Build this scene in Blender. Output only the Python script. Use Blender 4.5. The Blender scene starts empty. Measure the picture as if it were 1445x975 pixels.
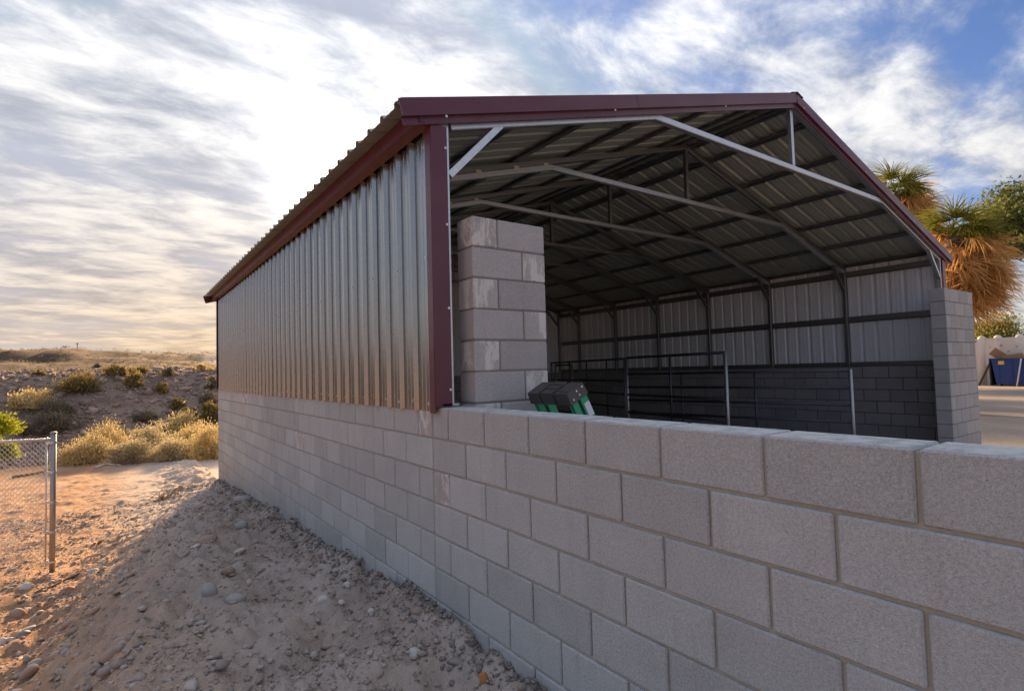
import bpy, math, random
import numpy as np
from mathutils import Vector, Matrix
random.seed(7); RNG = np.random.default_rng(11)
SC = bpy.context.scene; COL = SC.collection
R_ = math.radians

# ---------------------------------------------------------------- camera
F, YAW, PITCH, ROLL = 773.772, R_(35.609), R_(2.573), R_(1.55)
CAM = np.array([-1.636, -3.085, 0.213])
fw = np.array([math.sin(YAW)*math.cos(PITCH), math.cos(YAW)*math.cos(PITCH), math.sin(PITCH)])
rt = np.array([math.cos(YAW), -math.sin(YAW), 0.0]); up = np.cross(rt, fw)
CR = rt*math.cos(ROLL) - up*math.sin(ROLL); CU = rt*math.sin(ROLL) + up*math.cos(ROLL)
cam = bpy.data.cameras.new('Camera'); camo = bpy.data.objects.new('Camera', cam); COL.objects.link(camo)
cam.sensor_width = 36.0; cam.sensor_fit = 'HORIZONTAL'; cam.lens = F/1445*36.0
cam.clip_start = 0.05; cam.clip_end = 3000
M = Matrix(((CR[0], CU[0], -fw[0], CAM[0]), (CR[1], CU[1], -fw[1], CAM[1]), (CR[2], CU[2], -fw[2], CAM[2]), (0, 0, 0, 1)))
camo.matrix_world = M
SC.camera = camo
SC.render.resolution_x, SC.render.resolution_y = 1024, 690
SC.view_settings.view_transform = 'Standard'; SC.view_settings.look = 'None'
SC.view_settings.gamma = 1.0; SC.view_settings.exposure = 2.27

def ray(u, v): return fw + CR*(u-722.5)/F - CU*(v-487.5)/F
def pl(u, v, ax, val):
    d = ray(u, v); return CAM + d*(val-CAM[ax])/d[ax]
def at(u, v, depth): return CAM + ray(u, v)*depth

# ---------------------------------------------------------------- sun and sky
SUN_AZ, SUN_EL = R_(18.0), R_(18.5)          # azimuth from +Y towards +X
SUN = Vector((math.sin(SUN_AZ)*math.cos(SUN_EL), math.cos(SUN_AZ)*math.cos(SUN_EL), math.sin(SUN_EL)))
sl = bpy.data.lights.new('Sun', 'SUN'); sl.energy = 2.9; sl.angle = R_(7.0); sl.color = (1.0, 0.66, 0.36)
so = bpy.data.objects.new('Sun', sl); COL.objects.link(so); so.rotation_euler = SUN.to_track_quat('Z', 'Y').to_euler()

world = bpy.data.worlds.new('World'); SC.world = world; world.use_nodes = True
nt = world.node_tree; nt.nodes.clear()
def N(t, kind, **kw):
    n = t.nodes.new(kind)
    for k, v in kw.items(): setattr(n, k, v)
    return n
class G:
    """small helper to write node graphs"""
    def __init__(s, tree): s.t = tree
    def n(s, kind, ins=None, **kw):
        n = N(s.t, kind, **kw)
        for k, v in (ins or {}).items():
            if isinstance(v, bpy.types.NodeSocket): s.t.links.new(v, n.inputs[k])
            else: n.inputs[k].default_value = v
        return n
    def math(s, op, a, b=None, c=None, clamp=False):
        n = N(s.t, 'ShaderNodeMath', operation=op, use_clamp=clamp)
        for i, v in enumerate((a, b, c)):
            if v is None: continue
            if isinstance(v, bpy.types.NodeSocket): s.t.links.new(v, n.inputs[i])
            else: n.inputs[i].default_value = v
        return n.outputs[0]
    def vmath(s, op, a, b=None):
        n = N(s.t, 'ShaderNodeVectorMath', operation=op)
        for i, v in enumerate((a, b)):
            if v is None: continue
            if isinstance(v, bpy.types.NodeSocket): s.t.links.new(v, n.inputs[i])
            else: n.inputs[i].default_value = v
        return n
    def mix(s, f, a, b, blend='MIX'):
        n = N(s.t, 'ShaderNodeMix', data_type='RGBA', blend_type=blend)
        for i, v in ((0, f), (6, a), (7, b)):
            if isinstance(v, bpy.types.NodeSocket): s.t.links.new(v, n.inputs[i])
            else: n.inputs[i].default_value = v if i == 0 or len(v) == 4 else (*v, 1)
        return n.outputs[2]
    def ramp(s, f, lo, hi, smooth=True):
        n = N(s.t, 'ShaderNodeMapRange'); n.interpolation_type = 'SMOOTHSTEP' if smooth else 'LINEAR'
        s.t.links.new(f, n.inputs[0]); n.inputs[1].default_value = lo; n.inputs[2].default_value = hi
        return n.outputs[0]
    def noise(s, vec, scale, detail=4, rough=.55, dist=0.0):
        return s.n('ShaderNodeTexNoise', {'Vector': vec, 'Scale': scale, 'Detail': detail, 'Roughness': rough, 'Distortion': dist}).outputs[0]

g = G(nt)
sky = N(nt, 'ShaderNodeTexSky', sky_type='NISHITA'); sky.sun_disc = False
sky.sun_elevation = SUN_EL; sky.sun_rotation = SUN_AZ; sky.air_density = 1.0; sky.dust_density = 1.2; sky.ozone_density = 2.0
tc = N(nt, 'ShaderNodeTexCoord')
dirn = g.vmath('NORMALIZE', tc.outputs['Generated']).outputs[0]
sep = g.n('ShaderNodeSeparateXYZ', {0: dirn})
dz = g.math('MAXIMUM', sep.outputs[2], 0.0)
den = g.math('ADD', dz, 0.13)
px_ = g.math('DIVIDE', sep.outputs[0], den); py_ = g.math('DIVIDE', sep.outputs[1], den)
pv = g.n('ShaderNodeCombineXYZ', {0: px_, 1: py_, 2: 0.0}).outputs[0]
mp = g.n('ShaderNodeMapping', {'Vector': pv, 'Location': (5.3, 1.9, 0), 'Rotation': (0, 0, R_(-50)), 'Scale': (0.85, 1.45, 1)}).outputs[0]
n1 = g.noise(mp, 1.15, 10, .57, .25)
n2 = g.noise(mp, 3.6, 9, .64, .25)
n3 = g.noise(mp, 0.5, 3, .5, .2)
sdot = g.vmath('DOT_PRODUCT', dirn, tuple(SUN)).outputs[1]
sd = g.math('MAXIMUM', sdot, 0.0)
g1 = g.math('POWER', sd, 5.0); g2 = g.math('POWER', sd, 70.0); g3 = g.math('POWER', sd, 420.0)
cov = g.math('ADD', g.math('MULTIPLY', n1, .66), g.math('ADD', g.math('MULTIPLY', n2, .26), g.math('MULTIPLY', n3, .22)))
cov = g.math('ADD', cov, g.math('MULTIPLY', g1, .085))
el_ = g.ramp(dz, .15, .62)
mask = g.ramp(g.math('SUBTRACT', cov, g.math('MULTIPLY', el_, .04)), .46, .64)
# clear sky between clouds
clear = g.mix(1.0, sky.outputs[0], (.19, .225, .32), 'MULTIPLY')
clear = g.vmath('MINIMUM', clear, (1.15, 1.25, 1.55)).outputs[0]
# lit cloud colour: white-grey, warm towards the horizon below the sun
hz = g.math('POWER', g.math('SUBTRACT', 1.0, dz), 6.5)
warm = g.math('MULTIPLY', hz, g.math('ADD', .2, g.math('MULTIPLY', g1, .95)), clamp=True)
shade = g.ramp(g.math('ADD', g.math('MULTIPLY', n2, .65), g.math('MULTIPLY', n1, .35)), .34, .64)
ccol = g.mix(warm, g.mix(shade, (.80, .87, 1.03), (1.0, .985, .965)), (1.18, .74, .30))
lum = g.math('MULTIPLY', g.math('ADD', .78, g.math('MULTIPLY', shade, 1.25)), g.math('ADD', .72, g.math('MULTIPLY', dz, 1.05)))   # overcast sky: brighter towards the zenith
lum = g.math('ADD', lum, g.math('ADD', g.math('MULTIPLY', g1, .12), g.math('MULTIPLY', warm, .65)))
lum = g.math('ADD', lum, g.math('MULTIPLY', g2, .30))
lum = g.math('ADD', lum, g.math('MULTIPLY', g3, 3.5))
cloud = g.vmath('SCALE', ccol); nt.links.new(lum, cloud.inputs['Scale'])
clear = g.mix(g.math('MULTIPLY', warm, .85), clear, (1.75, 1.15, .58))
full = g.mix(g.math('MULTIPLY', mask, .94), clear, cloud.outputs[0])
glow = g.vmath('SCALE', (1.0, .93, .80)); nt.links.new(g.math('ADD', g.math('MULTIPLY', g2, .18), g.math('MULTIPLY', g3, 3.0)), glow.inputs['Scale'])
full = g.vmath('ADD', full, glow.outputs[0]).outputs[0]
bg = g.n('ShaderNodeBackground', {'Color': full, 'Strength': 0.1})
wo = N(nt, 'ShaderNodeOutputWorld'); nt.links.new(bg.outputs[0], wo.inputs[0])

# ---------------------------------------------------------------- mesh helpers
class MB:
    def __init__(s): s.v = []; s.f = []
    def add(s, vs, fs):
        b = len(s.v); s.v += [tuple(map(float, p)) for p in vs]; s.f += [tuple(b+i for i in f) for f in fs]
    def box(s, x0, x1, y0, y1, z0, z1):
        s.add([(x0,y0,z0),(x1,y0,z0),(x1,y1,z0),(x0,y1,z0),(x0,y0,z1),(x1,y0,z1),(x1,y1,z1),(x0,y1,z1)],
              [(0,3,2,1),(4,5,6,7),(0,1,5,4),(1,2,6,5),(2,3,7,6),(3,0,4,7)])
    def beam(s, p0, p1, w, h, up=(0,0,1), ch=0.0):
        """rectangular bar from p0 to p1, w sideways and h along up, chamfer ch"""
        p0, p1, up = np.array(p0, float), np.array(p1, float), np.array(up, float)
        d = p1-p0; d /= np.linalg.norm(d)
        a = np.cross(d, up); a /= np.linalg.norm(a); b = np.cross(a, d)
        w, h = w/2, h/2
        if ch: ring = [(-w+ch,-h),(w-ch,-h),(w,-h+ch),(w,h-ch),(w-ch,h),(-w+ch,h),(-w,h-ch),(-w,-h+ch)]
        else: ring = [(-w,-h),(w,-h),(w,h),(-w,h)]
        n = len(ring)
        vs = [p0+a*x+b*y for x, y in ring]+[p1+a*x+b*y for x, y in ring]
        s.add(vs, [tuple(range(n-1, -1, -1)), tuple(range(n, 2*n))]+[(i, (i+1) % n, n+(i+1) % n, n+i) for i in range(n)])
    def tube(s, pts, r, n=8, cap=True):
        pts = [np.array(p, float) for p in pts]; rr = r if hasattr(r, '__len__') else [r]*len(pts)
        vs = []; fs = []
        ref = np.array((0, 0, 1.0))
        for i, p in enumerate(pts):
            d = pts[min(i+1, len(pts)-1)]-pts[max(i-1, 0)]; d = d/(np.linalg.norm(d)+1e-9)
            q = ref if abs(d @ ref) < .95 else np.array((1.0, 0, 0))
            a = np.cross(d, q); a /= np.linalg.norm(a); b = np.cross(d, a)
            for k in range(n):
                t = 2*math.pi*k/n; vs.append(p+rr[i]*(a*math.cos(t)+b*math.sin(t)))
        for i in range(len(pts)-1):
            for k in range(n):
                fs.append((i*n+k, i*n+(k+1) % n, (i+1)*n+(k+1) % n, (i+1)*n+k))
        if cap: fs += [tuple(range(n-1, -1, -1)), tuple((len(pts)-1)*n+k for k in range(n))]
        s.add(vs, fs)
    def mesh(s, name, smooth=False):
        m = bpy.data.meshes.new(name); m.from_pydata(s.v, [], s.f); m.update()
        if smooth: m.polygons.foreach_set('use_smooth', [True]*len(m.polygons))
        return m
def tri_mesh(name, V, T, smooth=False):
    V = np.asarray(V, np.float32); T = np.asarray(T, np.int32); k = T.shape[1]
    m = bpy.data.meshes.new(name); m.vertices.add(len(V)); m.vertices.foreach_set('co', V.ravel())
    m.loops.add(T.size); m.loops.foreach_set('vertex_index', T.ravel())
    m.polygons.add(len(T)); m.polygons.foreach_set('loop_start', np.arange(0, T.size, k, dtype=np.int32))
    m.polygons.foreach_set('loop_total', np.full(len(T), k, np.int32))
    m.update(calc_edges=True); m.validate()
    if smooth: m.polygons.foreach_set('use_smooth', np.ones(len(T), bool))
    return m
WL = {}
def link(name, data, mat=None, parent=None, loc=(0,0,0)):
    o = bpy.data.objects.new(name, data); COL.objects.link(o)
    if mat is not None and data is not None and len(data.materials) == 0: data.materials.append(mat)
    o.location = loc; WL[o.name] = Vector(loc)
    if parent is not None:
        o.parent = parent; o.matrix_parent_inverse = Matrix.Translation(-WL[parent.name])
    return o
def tag(o, label=None, cat=None, group=None, kind=None):
    for k, v in (('label', label), ('category', cat), ('group', group), ('kind', kind)):
        if v: o[k] = v
    return o
def thing(name, label, cat, loc=(0,0,0), group=None):
    return tag(link(name, None, None, None, tuple(float(c) for c in loc)), label, cat, group)

# ---------------------------------------------------------------- materials
def material(name, fn):
    m = bpy.data.materials.new(name); m.use_nodes = True; t = m.node_tree; t.nodes.clear()
    gg = G(t); out = N(t, 'ShaderNodeOutputMaterial'); t.links.new(fn(gg), out.inputs[0]); return m
def wpos(g): return g.n('ShaderNodeNewGeometry').outputs['Position']
def rnd(g): return g.n('ShaderNodeObjectInfo').outputs['Random']
def bump(g, h, strength, dist, normal=None):
    ins = {'Height': h, 'Strength': strength, 'Distance': dist}
    if normal is not None: ins['Normal'] = normal
    return g.n('ShaderNodeBump', ins).outputs[0]
def bsdf(g, col, rough=.7, metal=0.0, normal=None, spec=.5, coat=0.0):
    ins = {'Base Color': col if isinstance(col, bpy.types.NodeSocket) else (*col, 1), 'Roughness': rough, 'Metallic': metal, 'Specular IOR Level': spec, 'Coat Weight': coat}
    if normal is not None: ins['Normal'] = normal
    return g.n('ShaderNodeBsdfPrincipled', ins).outputs[0]
def block_mat(base, stain=False):
    def f(g):
        p = wpos(g); r = rnd(g)
        a = g.noise(p, 95, 3, .7); b = g.noise(p, 260, 2, .6); c = g.noise(p, 5.0, 5, .6); e = g.noise(p, 1.1, 3, .5)
        k = g.math('ADD', g.math('MULTIPLY', g.ramp(a, .3, .7), .24), g.math('MULTIPLY', g.ramp(b, .3, .7), .26))
        k = g.math('ADD', k, g.math('MULTIPLY', c, .26)); k = g.math('ADD', k, g.math('MULTIPLY', e, .16)); k = g.math('ADD', k, .53)
        k = g.math('ADD', k, g.math('MULTIPLY', g.math('SUBTRACT', r, .5), .20))
        col = g.vmath('SCALE', base); g.t.links.new(k, col.inputs['Scale']); col = col.outputs[0]
        # pale aggregate grains and dark pits
        gr = g.ramp(g.noise(p, 170, 1, .5), .68, .74); col = g.mix(g.math('MULTIPLY', gr, .45), col, (.62, .60, .56))
        pit = g.ramp(g.noise(p, 60, 2, .6), .30, .24); col = g.mix(g.math('MULTIPLY', pit, .6), col, (.10, .095, .09))
        if stain:
            st = g.n('ShaderNodeMapping', {'Vector': g.vmath('ADD', p, g.n('ShaderNodeCombineXYZ', {0: g.math('MULTIPLY', r, 9.0), 1: g.math('MULTIPLY', r, 5.0), 2: g.math('MULTIPLY', r, 7.0)}).outputs[0]).outputs[0], 'Scale': (9, 9, 3.2)}).outputs[0]
            sm = g.ramp(g.noise(st, 1.0, 8, .72, .6), .49, .54)
            col = g.mix(g.math('MULTIPLY', sm, .75), col, (.66, .65, .63))
        # pale mortar smears, water streaks and dirt splashed up from the ground
        smr = g.ramp(g.noise(g.n('ShaderNodeMapping', {'Vector': p, 'Scale': (5, 5, 9)}).outputs[0], 1.0, 6, .7, .6), .60, .70)
        col = g.mix(g.math('MULTIPLY', smr, .30), col, (.60, .58, .54))
        wst = g.ramp(g.noise(g.n('ShaderNodeMapping', {'Vector': p, 'Scale': (11, 11, 1.1)}).outputs[0], 1.0, 4, .6), .55, .72)
        col = g.mix(g.math('MULTIPLY', wst, .22), col, (.22, .20, .185))
        pz = g.n('ShaderNodeSeparateXYZ', {0: p})
        spl = g.math('ADD', g.math('MULTIPLY', pz.outputs[2], -1.0), g.math('MULTIPLY', g.noise(p, 6, 5, .7), .55))
        col = g.mix(g.math('MULTIPLY', g.ramp(spl, 1.35, 1.85), .45), col, (.40, .335, .28))
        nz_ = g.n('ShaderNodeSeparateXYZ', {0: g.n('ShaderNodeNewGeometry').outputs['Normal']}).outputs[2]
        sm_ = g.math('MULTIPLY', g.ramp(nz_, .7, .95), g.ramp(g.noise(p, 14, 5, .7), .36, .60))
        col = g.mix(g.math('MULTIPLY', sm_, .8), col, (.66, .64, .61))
        h = g.math('ADD', g.math('MULTIPLY', a, 1.0), g.math('MULTIPLY', b, .5))
        return bsdf(g, col, .93, 0, bump(g, h, .7, .005), .25)
    return f
M_BLOCK = material('concrete_block', block_mat((.425, .447, .448)))
M_STAIN = material('concrete_block_efflorescence', block_mat((.41, .40, .39), True))
M_GBLOCK = material('grey_concrete_block', block_mat((.38, .37, .375)))
M_SHADEBLOCK = material('shaded_grey_concrete_block', block_mat((.25, .24, .245)))  # grey block with the shade of the shed interior put into its colour
def f(g):
    p = wpos(g); n = g.noise(p, 70, 4, .6)
    return bsdf(g, g.mix(n, (.33, .32, .27), (.47, .45, .385)), .95, 0, bump(g, n, .5, .003), .2)
M_MORTAR = material('mortar', f)
def f(g):
    p = wpos(g); n = g.noise(p, 70, 4, .6)
    return bsdf(g, g.mix(n, (.17, .165, .16), (.27, .26, .25)), .95, 0, bump(g, n, .5, .003), .2)
M_MORTARG = material('grey_mortar', f)
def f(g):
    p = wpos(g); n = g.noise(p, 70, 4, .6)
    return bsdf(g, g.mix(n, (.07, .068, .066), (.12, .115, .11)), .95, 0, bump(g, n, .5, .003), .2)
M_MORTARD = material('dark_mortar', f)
def galv(base, rough, sp=60, bs=.05, metal=1.0):
    def f(g):
        p = wpos(g)
        v = g.n('ShaderNodeTexVoronoi', {'Vector': p, 'Scale': sp}); w = g.noise(p, 2.2, 4, .6)
        col = g.mix(g.math('MULTIPLY', v.outputs['Color'], .5), base, tuple(c*.72 for c in base))
        st = g.n('ShaderNodeMapping', {'Vector': p, 'Scale': (7, 7, .8)}).outputs[0]
        bn = bump(g, g.noise(st, 1.0, 3, .5), bs, .012)
        rr = g.math('ADD', rough, g.math('MULTIPLY', w, .16))
        return bsdf(g, col, rr, metal, bn, .5)
    return f
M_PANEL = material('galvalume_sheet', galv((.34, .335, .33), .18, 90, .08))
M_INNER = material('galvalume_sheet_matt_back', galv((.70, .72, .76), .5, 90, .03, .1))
M_ROOFIN = material('roof_sheet_backing', galv((.38, .41, .365), .45, 90, .03, .4))
M_GALV = material('galvanised_steel', galv((.62, .63, .66), .36, 45))
M_FRAMESHADE = material('shaded_framing_steel', galv((.27, .27, .27), .45, 45))  # galvanised framing behind the front frame, colour darkened for the interior shade
def paint(col, rough=.35, coat=.3):
    def f(g):
        p = wpos(g); n = g.noise(p, 6, 5, .6)
        c = g.mix(g.math('MULTIPLY', n, .35), col, tuple(x*.6+.01 for x in col))
        return bsdf(g, c, g.math('ADD', rough, g.math('MULTIPLY', n, .12)), 0, bump(g, g.noise(p, 3.5, 3), .22, .012), .5, coat)
    return f
M_TRIM = material('burgundy_painted_trim', paint((.095, .013, .033), .36, .2))
M_SCREW = material('screw_head', galv((.75, .75, .76), .3, 30))
M_PIPE = material('dark_pipe_steel', galv((.10, .105, .125), .5, 30))
M_GREEN = material('green_fibreglass', paint((.008, .33, .165), .4, .1))
M_BLACKP = material('black_plastic', paint((.065, .062, .062), .45, 0))
M_BLUE = material('blue_dumpster_paint', paint((.010, .045, .22), .4, .1))
M_DARK = material('dark_rubber', paint((.02, .02, .022), .7, 0))
M_CARD = material('cardboard', paint((.36, .22, .12), .9, 0))
M_WHITE = material('white_label', paint((.72, .74, .78), .6, 0))
M_YELLOW = material('yellow_label', paint((.75, .55, .10), .6, 0))
M_WOOD = material('weathered_wood', paint((.20, .12, .065), .9, 0))
M_DRYWOOD = material('dry_twig', paint((.17, .105, .065), .9, 0))
def f(g):
    p = wpos(g); n = g.noise(p, 1.2, 6, .6); m = g.noise(p, 40, 3, .6)
    return bsdf(g, g.mix(n, (.72, .64, .58), (.84, .78, .72)), .9, 0, bump(g, m, .4, .01), .2)
M_STUCCO = material('pale_stucco', f)
def f(g):
    p = wpos(g); sep = g.n('ShaderNodeSeparateXYZ', {0: p})
    a = g.noise(p, .9, 6, .6, .2); b = g.noise(p, 7, 6, .65); c = g.noise(p, 45, 4, .7); d = g.noise(p, .11, 5, .6)
    far = g.ramp(sep.outputs[1], 13, 22)
    mound = g.ramp(g.math('ADD', sep.outputs[0], g.math('MULTIPLY', g.math('SUBTRACT', a, .5), 1.2)), -2.3, -.9)
    near = g.mix(mound, (.50, .30, .18), (.54, .465, .41))
    c1 = g.mix(g.ramp(a, .35, .68), near, g.mix(mound, (.40, .235, .14), (.42, .35, .30)))
    c1 = g.mix(g.math('MULTIPLY', g.ramp(g.noise(p, 2.3, 5, .6), .52, .68), .55), c1, (.52, .41, .32))
    c1 = g.mix(g.math('MULTIPLY', g.ramp(b, .55, .75), .45), c1, (.40, .325, .28))
    c2 = g.mix(g.ramp(d, .38, .62), (.07, .044, .034), (.125, .078, .055))
    slope = g.ramp(sep.outputs[1], 31, 25)
    c2 = g.mix(slope, c2, g.mix(g.ramp(d, .4, .6), (.23, .165, .135), (.32, .24, .195)))
    c2 = g.mix(g.math('MULTIPLY', g.ramp(g.noise(p, .9, 5, .7), .50, .62), .6), c2, (.115, .085, .062))
    col = g.mix(far, c1, c2)
    col = g.mix(g.math('MULTIPLY', g.ramp(c, .58, .75), g.math('SUBTRACT', .45, g.math('MULTIPLY', far, .45))), col, (.58, .49, .42))
    right = g.ramp(sep.outputs[0], 8, 11); col = g.mix(right, col, g.mix(b, (.30, .25, .21), (.42, .36, .30)))
    h = g.math('ADD', g.math('MULTIPLY', b, 1.0), g.math('MULTIPLY', c, .5))
    return bsdf(g, col, .97, 0, bump(g, h, .9, .045), .15)
M_GROUND = material('desert_dirt', f)
def stone_mat(c0, c1, var=.5):
    def f(g):
        p = wpos(g); n = g.noise(p, 30, 5, .6); r = rnd(g)
        isl = g.n('ShaderNodeNewGeometry').outputs['Random Per Island']
        k = g.math('ADD', g.math('MULTIPLY', n, .5), g.math('MULTIPLY', isl, .5))
        col = g.mix(k, c0, c1)
        col = g.mix(g.math('MULTIPLY', g.ramp(isl, .8, .95), var), col, (.50, .46, .42))
        return bsdf(g, col, .9, 0, bump(g, g.noise(p, 120, 3), .4, .003), .25)
    return f
M_GRAVEL = material('mixed_gravel', stone_mat((.20, .165, .145), (.56, .47, .41)))
M_GRAVEL2 = material('crumbled_grey_soil', stone_mat((.15, .135, .12), (.32, .28, .25), .4))
M_HILLST = material('hill_stones', stone_mat((.13, .095, .08), (.42, .32, .26), .4))
M_STGREY = material('grey_river_stone', stone_mat((.30, .285, .27), (.44, .415, .39), 0))
M_STPALE = material('pale_stone', stone_mat((.48, .46, .42), (.62, .59, .54), 0))
M_STTAN = material('tan_stone', stone_mat((.30, .215, .165), (.42, .32, .25), 0))
M_STORANGE = material('orange_rubble', stone_mat((.40, .16, .06), (.52, .24, .10), 0))
def leaf_mat(c0, c1, tr=.45):
    def f(g):
        isl = g.n('ShaderNodeNewGeometry').outputs['Random Per Island']
        col = g.mix(isl, c0, c1)
        d = g.n('ShaderNodeBsdfDiffuse', {'Color': col}).outputs[0]
        t = g.n('ShaderNodeBsdfTranslucent', {'Color': col}).outputs[0]
        return g.n('ShaderNodeMixShader', {0: tr, 1: d, 2: t}).outputs[0]
    return f
M_GOLD = material('golden_brush', leaf_mat((.44, .33, .14), (.72, .60, .33), .4))
M_GOLD2 = material('pale_straw_brush', leaf_mat((.40, .33, .18), (.66, .57, .38), .4))
M_OLIVE = material('olive_brush', leaf_mat((.17, .13, .055), (.32, .25, .10), .45))
M_GREYB = material('grey_sage', leaf_mat((.15, .13, .095), (.27, .235, .165), .4))
M_LIME = material('lime_foliage', leaf_mat((.22, .27, .02), (.42, .44, .05), .5))
M_TREE = material('tree_leaves', leaf_mat((.06, .085, .03), (.20, .22, .09), .45))
M_HEDGE = material('hedge_leaves', leaf_mat((.16, .17, .04), (.40, .37, .12), .45))
M_PALM = material('palm_green', leaf_mat((.10, .12, .02), (.28, .27, .06), .45))
M_PALMDEAD = material('palm_dead', leaf_mat((.50, .27, .09), (.76, .50, .22), .6))
M_BARK = material('bark', stone_mat((.10, .07, .05), (.19, .14, .10), 0))

# ---------------------------------------------------------------- terrain
def _h(i, j, s): 
    n = (i*374761393 + j*668265263 + s*974711) & 0x7fffffff
    n = ((n ^ (n >> 13))*1274126177) & 0x7fffffff
    return ((n ^ (n >> 16)) & 0xffff)/65535.0
def vnoise(x, y, s=0):
    x = np.asarray(x, float); y = np.asarray(y, float)
    i = np.floor(x).astype(np.int64); j = np.floor(y).astype(np.int64); u = x-i; v = y-j
    u = u*u*(3-2*u); v = v*v*(3-2*v)
    return ((_h(i, j, s)*(1-u)+_h(i+1, j, s)*u)*(1-v)+(_h(i, j+1, s)*(1-u)+_h(i+1, j+1, s)*u)*v)*2-1
def fbm(x, y, o=4, s=0, gain=.5):
    r = 0; a = 1
    for k in range(o): r = r+a*vnoise(x*2**k, y*2**k, s+k); a *= gain
    return r
def sstep(a, b, x):
    t = np.clip((x-a)/(b-a), 0, 1); return t*t*(3-2*t)
def height(X, Y):
    X = np.asarray(X, float); Y = np.asarray(Y, float)
    shelf = np.interp(Y, [-8, -1, .2, .9, 2, 3.4, 6, 9.57, 12], [-1.37, -1.37, -1.33, -1.39, -1.47, -1.51, -1.69, -1.93, -1.97])
    yard = np.interp(Y, [-8, -3, 4, 9, 14], [-2.1, -2.12, -2.14, -2.12, -2.08])
    xt = np.interp(Y, [-4, 0, 2.5, 4.7, 7, 9.5], [-2.3, -1.55, -1.15, -.85, -.5, -.12])
    xb = np.interp(Y, [-4, 0, 2.5, 4.7, 7, 9.5], [-4.2, -3.2, -2.75, -2.4, -1.85, -.9])
    t = sstep(0, 1, (xt-X)/(xt-xb))
    near = shelf+(yard-shelf)*t
    near = near + .045*np.exp(-((X+.05)/.14)**2)*(1-sstep(9, 10, Y))      # soil heaped against the wall
    near = near + .10*np.exp(-((X-xt)/.38)**2)*sstep(-3.0, -1.0, Y)*(1-.6*sstep(6, 9.5, Y))*(.75+.5*vnoise(X*1.5, Y*1.1, 91))     # crest of the bank
    mnd = 1-sstep(.8, 1.15, (xt-X)/(xt-xb))
    near = near + (.042*fbm(X*3.2, Y*3.2, 4, 3, .62)+.036*np.abs(fbm(X*8+Y*2, Y*6-X*3, 3, 9, .62)))*(.55+.75*mnd) + .035*fbm(X*.8, Y*.8, 2, 17)*(1-.4*mnd)
    inside = sstep(0, .1, X)
    floor = -1.4+(-.62)*sstep(9.2, 9.5, Y)*(1-sstep(8, 12, X))
    z = near*(1-inside)+floor*inside
    D = Y-.18*X + 2.0*vnoise(X*.12, Y*.05, 31)
    hill = np.interp(D, [13, 16.5, 18.5, 19.8, 23.6, 25.5, 32, 45, 60, 72, 95, 135, 190, 300, 900], [-2.08, -2.02, -1.85, -1.4, .42, .66, .40, .75, 1.0, 1.5, 3.2, 5.2, 7.2, 9, 10])
    w = sstep(12.5, 16, Y)*(1-sstep(9, 30, X-Y*.6))
    amp = np.clip((Y-14)/25, 0, 1)
    hill = hill + amp*(.22*fbm(X*.32, Y*.32, 4, 41)) + np.clip((Y-45)/60, 0, 1)*1.5*fbm(X*.05, Y*.06, 4, 55)+np.clip((Y-32)/30, 0, 1)*.35*fbm(X*.10, Y*.16, 3, 61)
    return z*(1-w)+hill*w
def hgt(x, y): return float(height(np.array([x]), np.array([y]))[0])
def ground_at(u, v, tmax=400):
    d = ray(u, v); t = 1.5
    while t < tmax:
        p = CAM+d*t
        if p[2] < hgt(p[0], p[1]):
            lo, hi = t/1.02-.02, t
            for _ in range(18):
                m = (lo+hi)/2; q = CAM+d*m
                if q[2] < hgt(q[0], q[1]): hi = m
                else: lo = m
            return CAM+d*hi
        t = t*1.02+.01
    return CAM+d*tmax
def grow(a, step, ratio, lim, sgn=1):
    out = []; x = a
    while abs(x-a) < lim: step *= ratio; x += sgn*step; out.append(x)
    return out
fx = list(np.arange(-4.2, .03, .035)); fy = list(np.arange(-3.2, 11.5, .045))
xs = np.array(sorted(grow(-4.2, .035, 1.06, 600, -1)+fx+grow(fx[-1], .035, 1.14, 700)))
ys = np.array(sorted(grow(-3.2, .045, 1.2, 300, -1)+fy+grow(fy[-1], .045, 1.03, 900)))
GX, GY = np.meshgrid(xs, ys, indexing='ij'); GZ = height(GX, GY)
nx, ny = GX.shape; idx = np.arange(nx*ny).reshape(nx, ny)
quads = np.stack([idx[:-1, :-1], idx[1:, :-1], idx[1:, 1:], idx[:-1, 1:]], -1).reshape(-1, 4)
gm = tri_mesh('ground', np.stack([GX, GY, GZ], -1).reshape(-1, 3), quads, True)
tag(link('ground', gm, M_GROUND), kind='structure')

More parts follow.
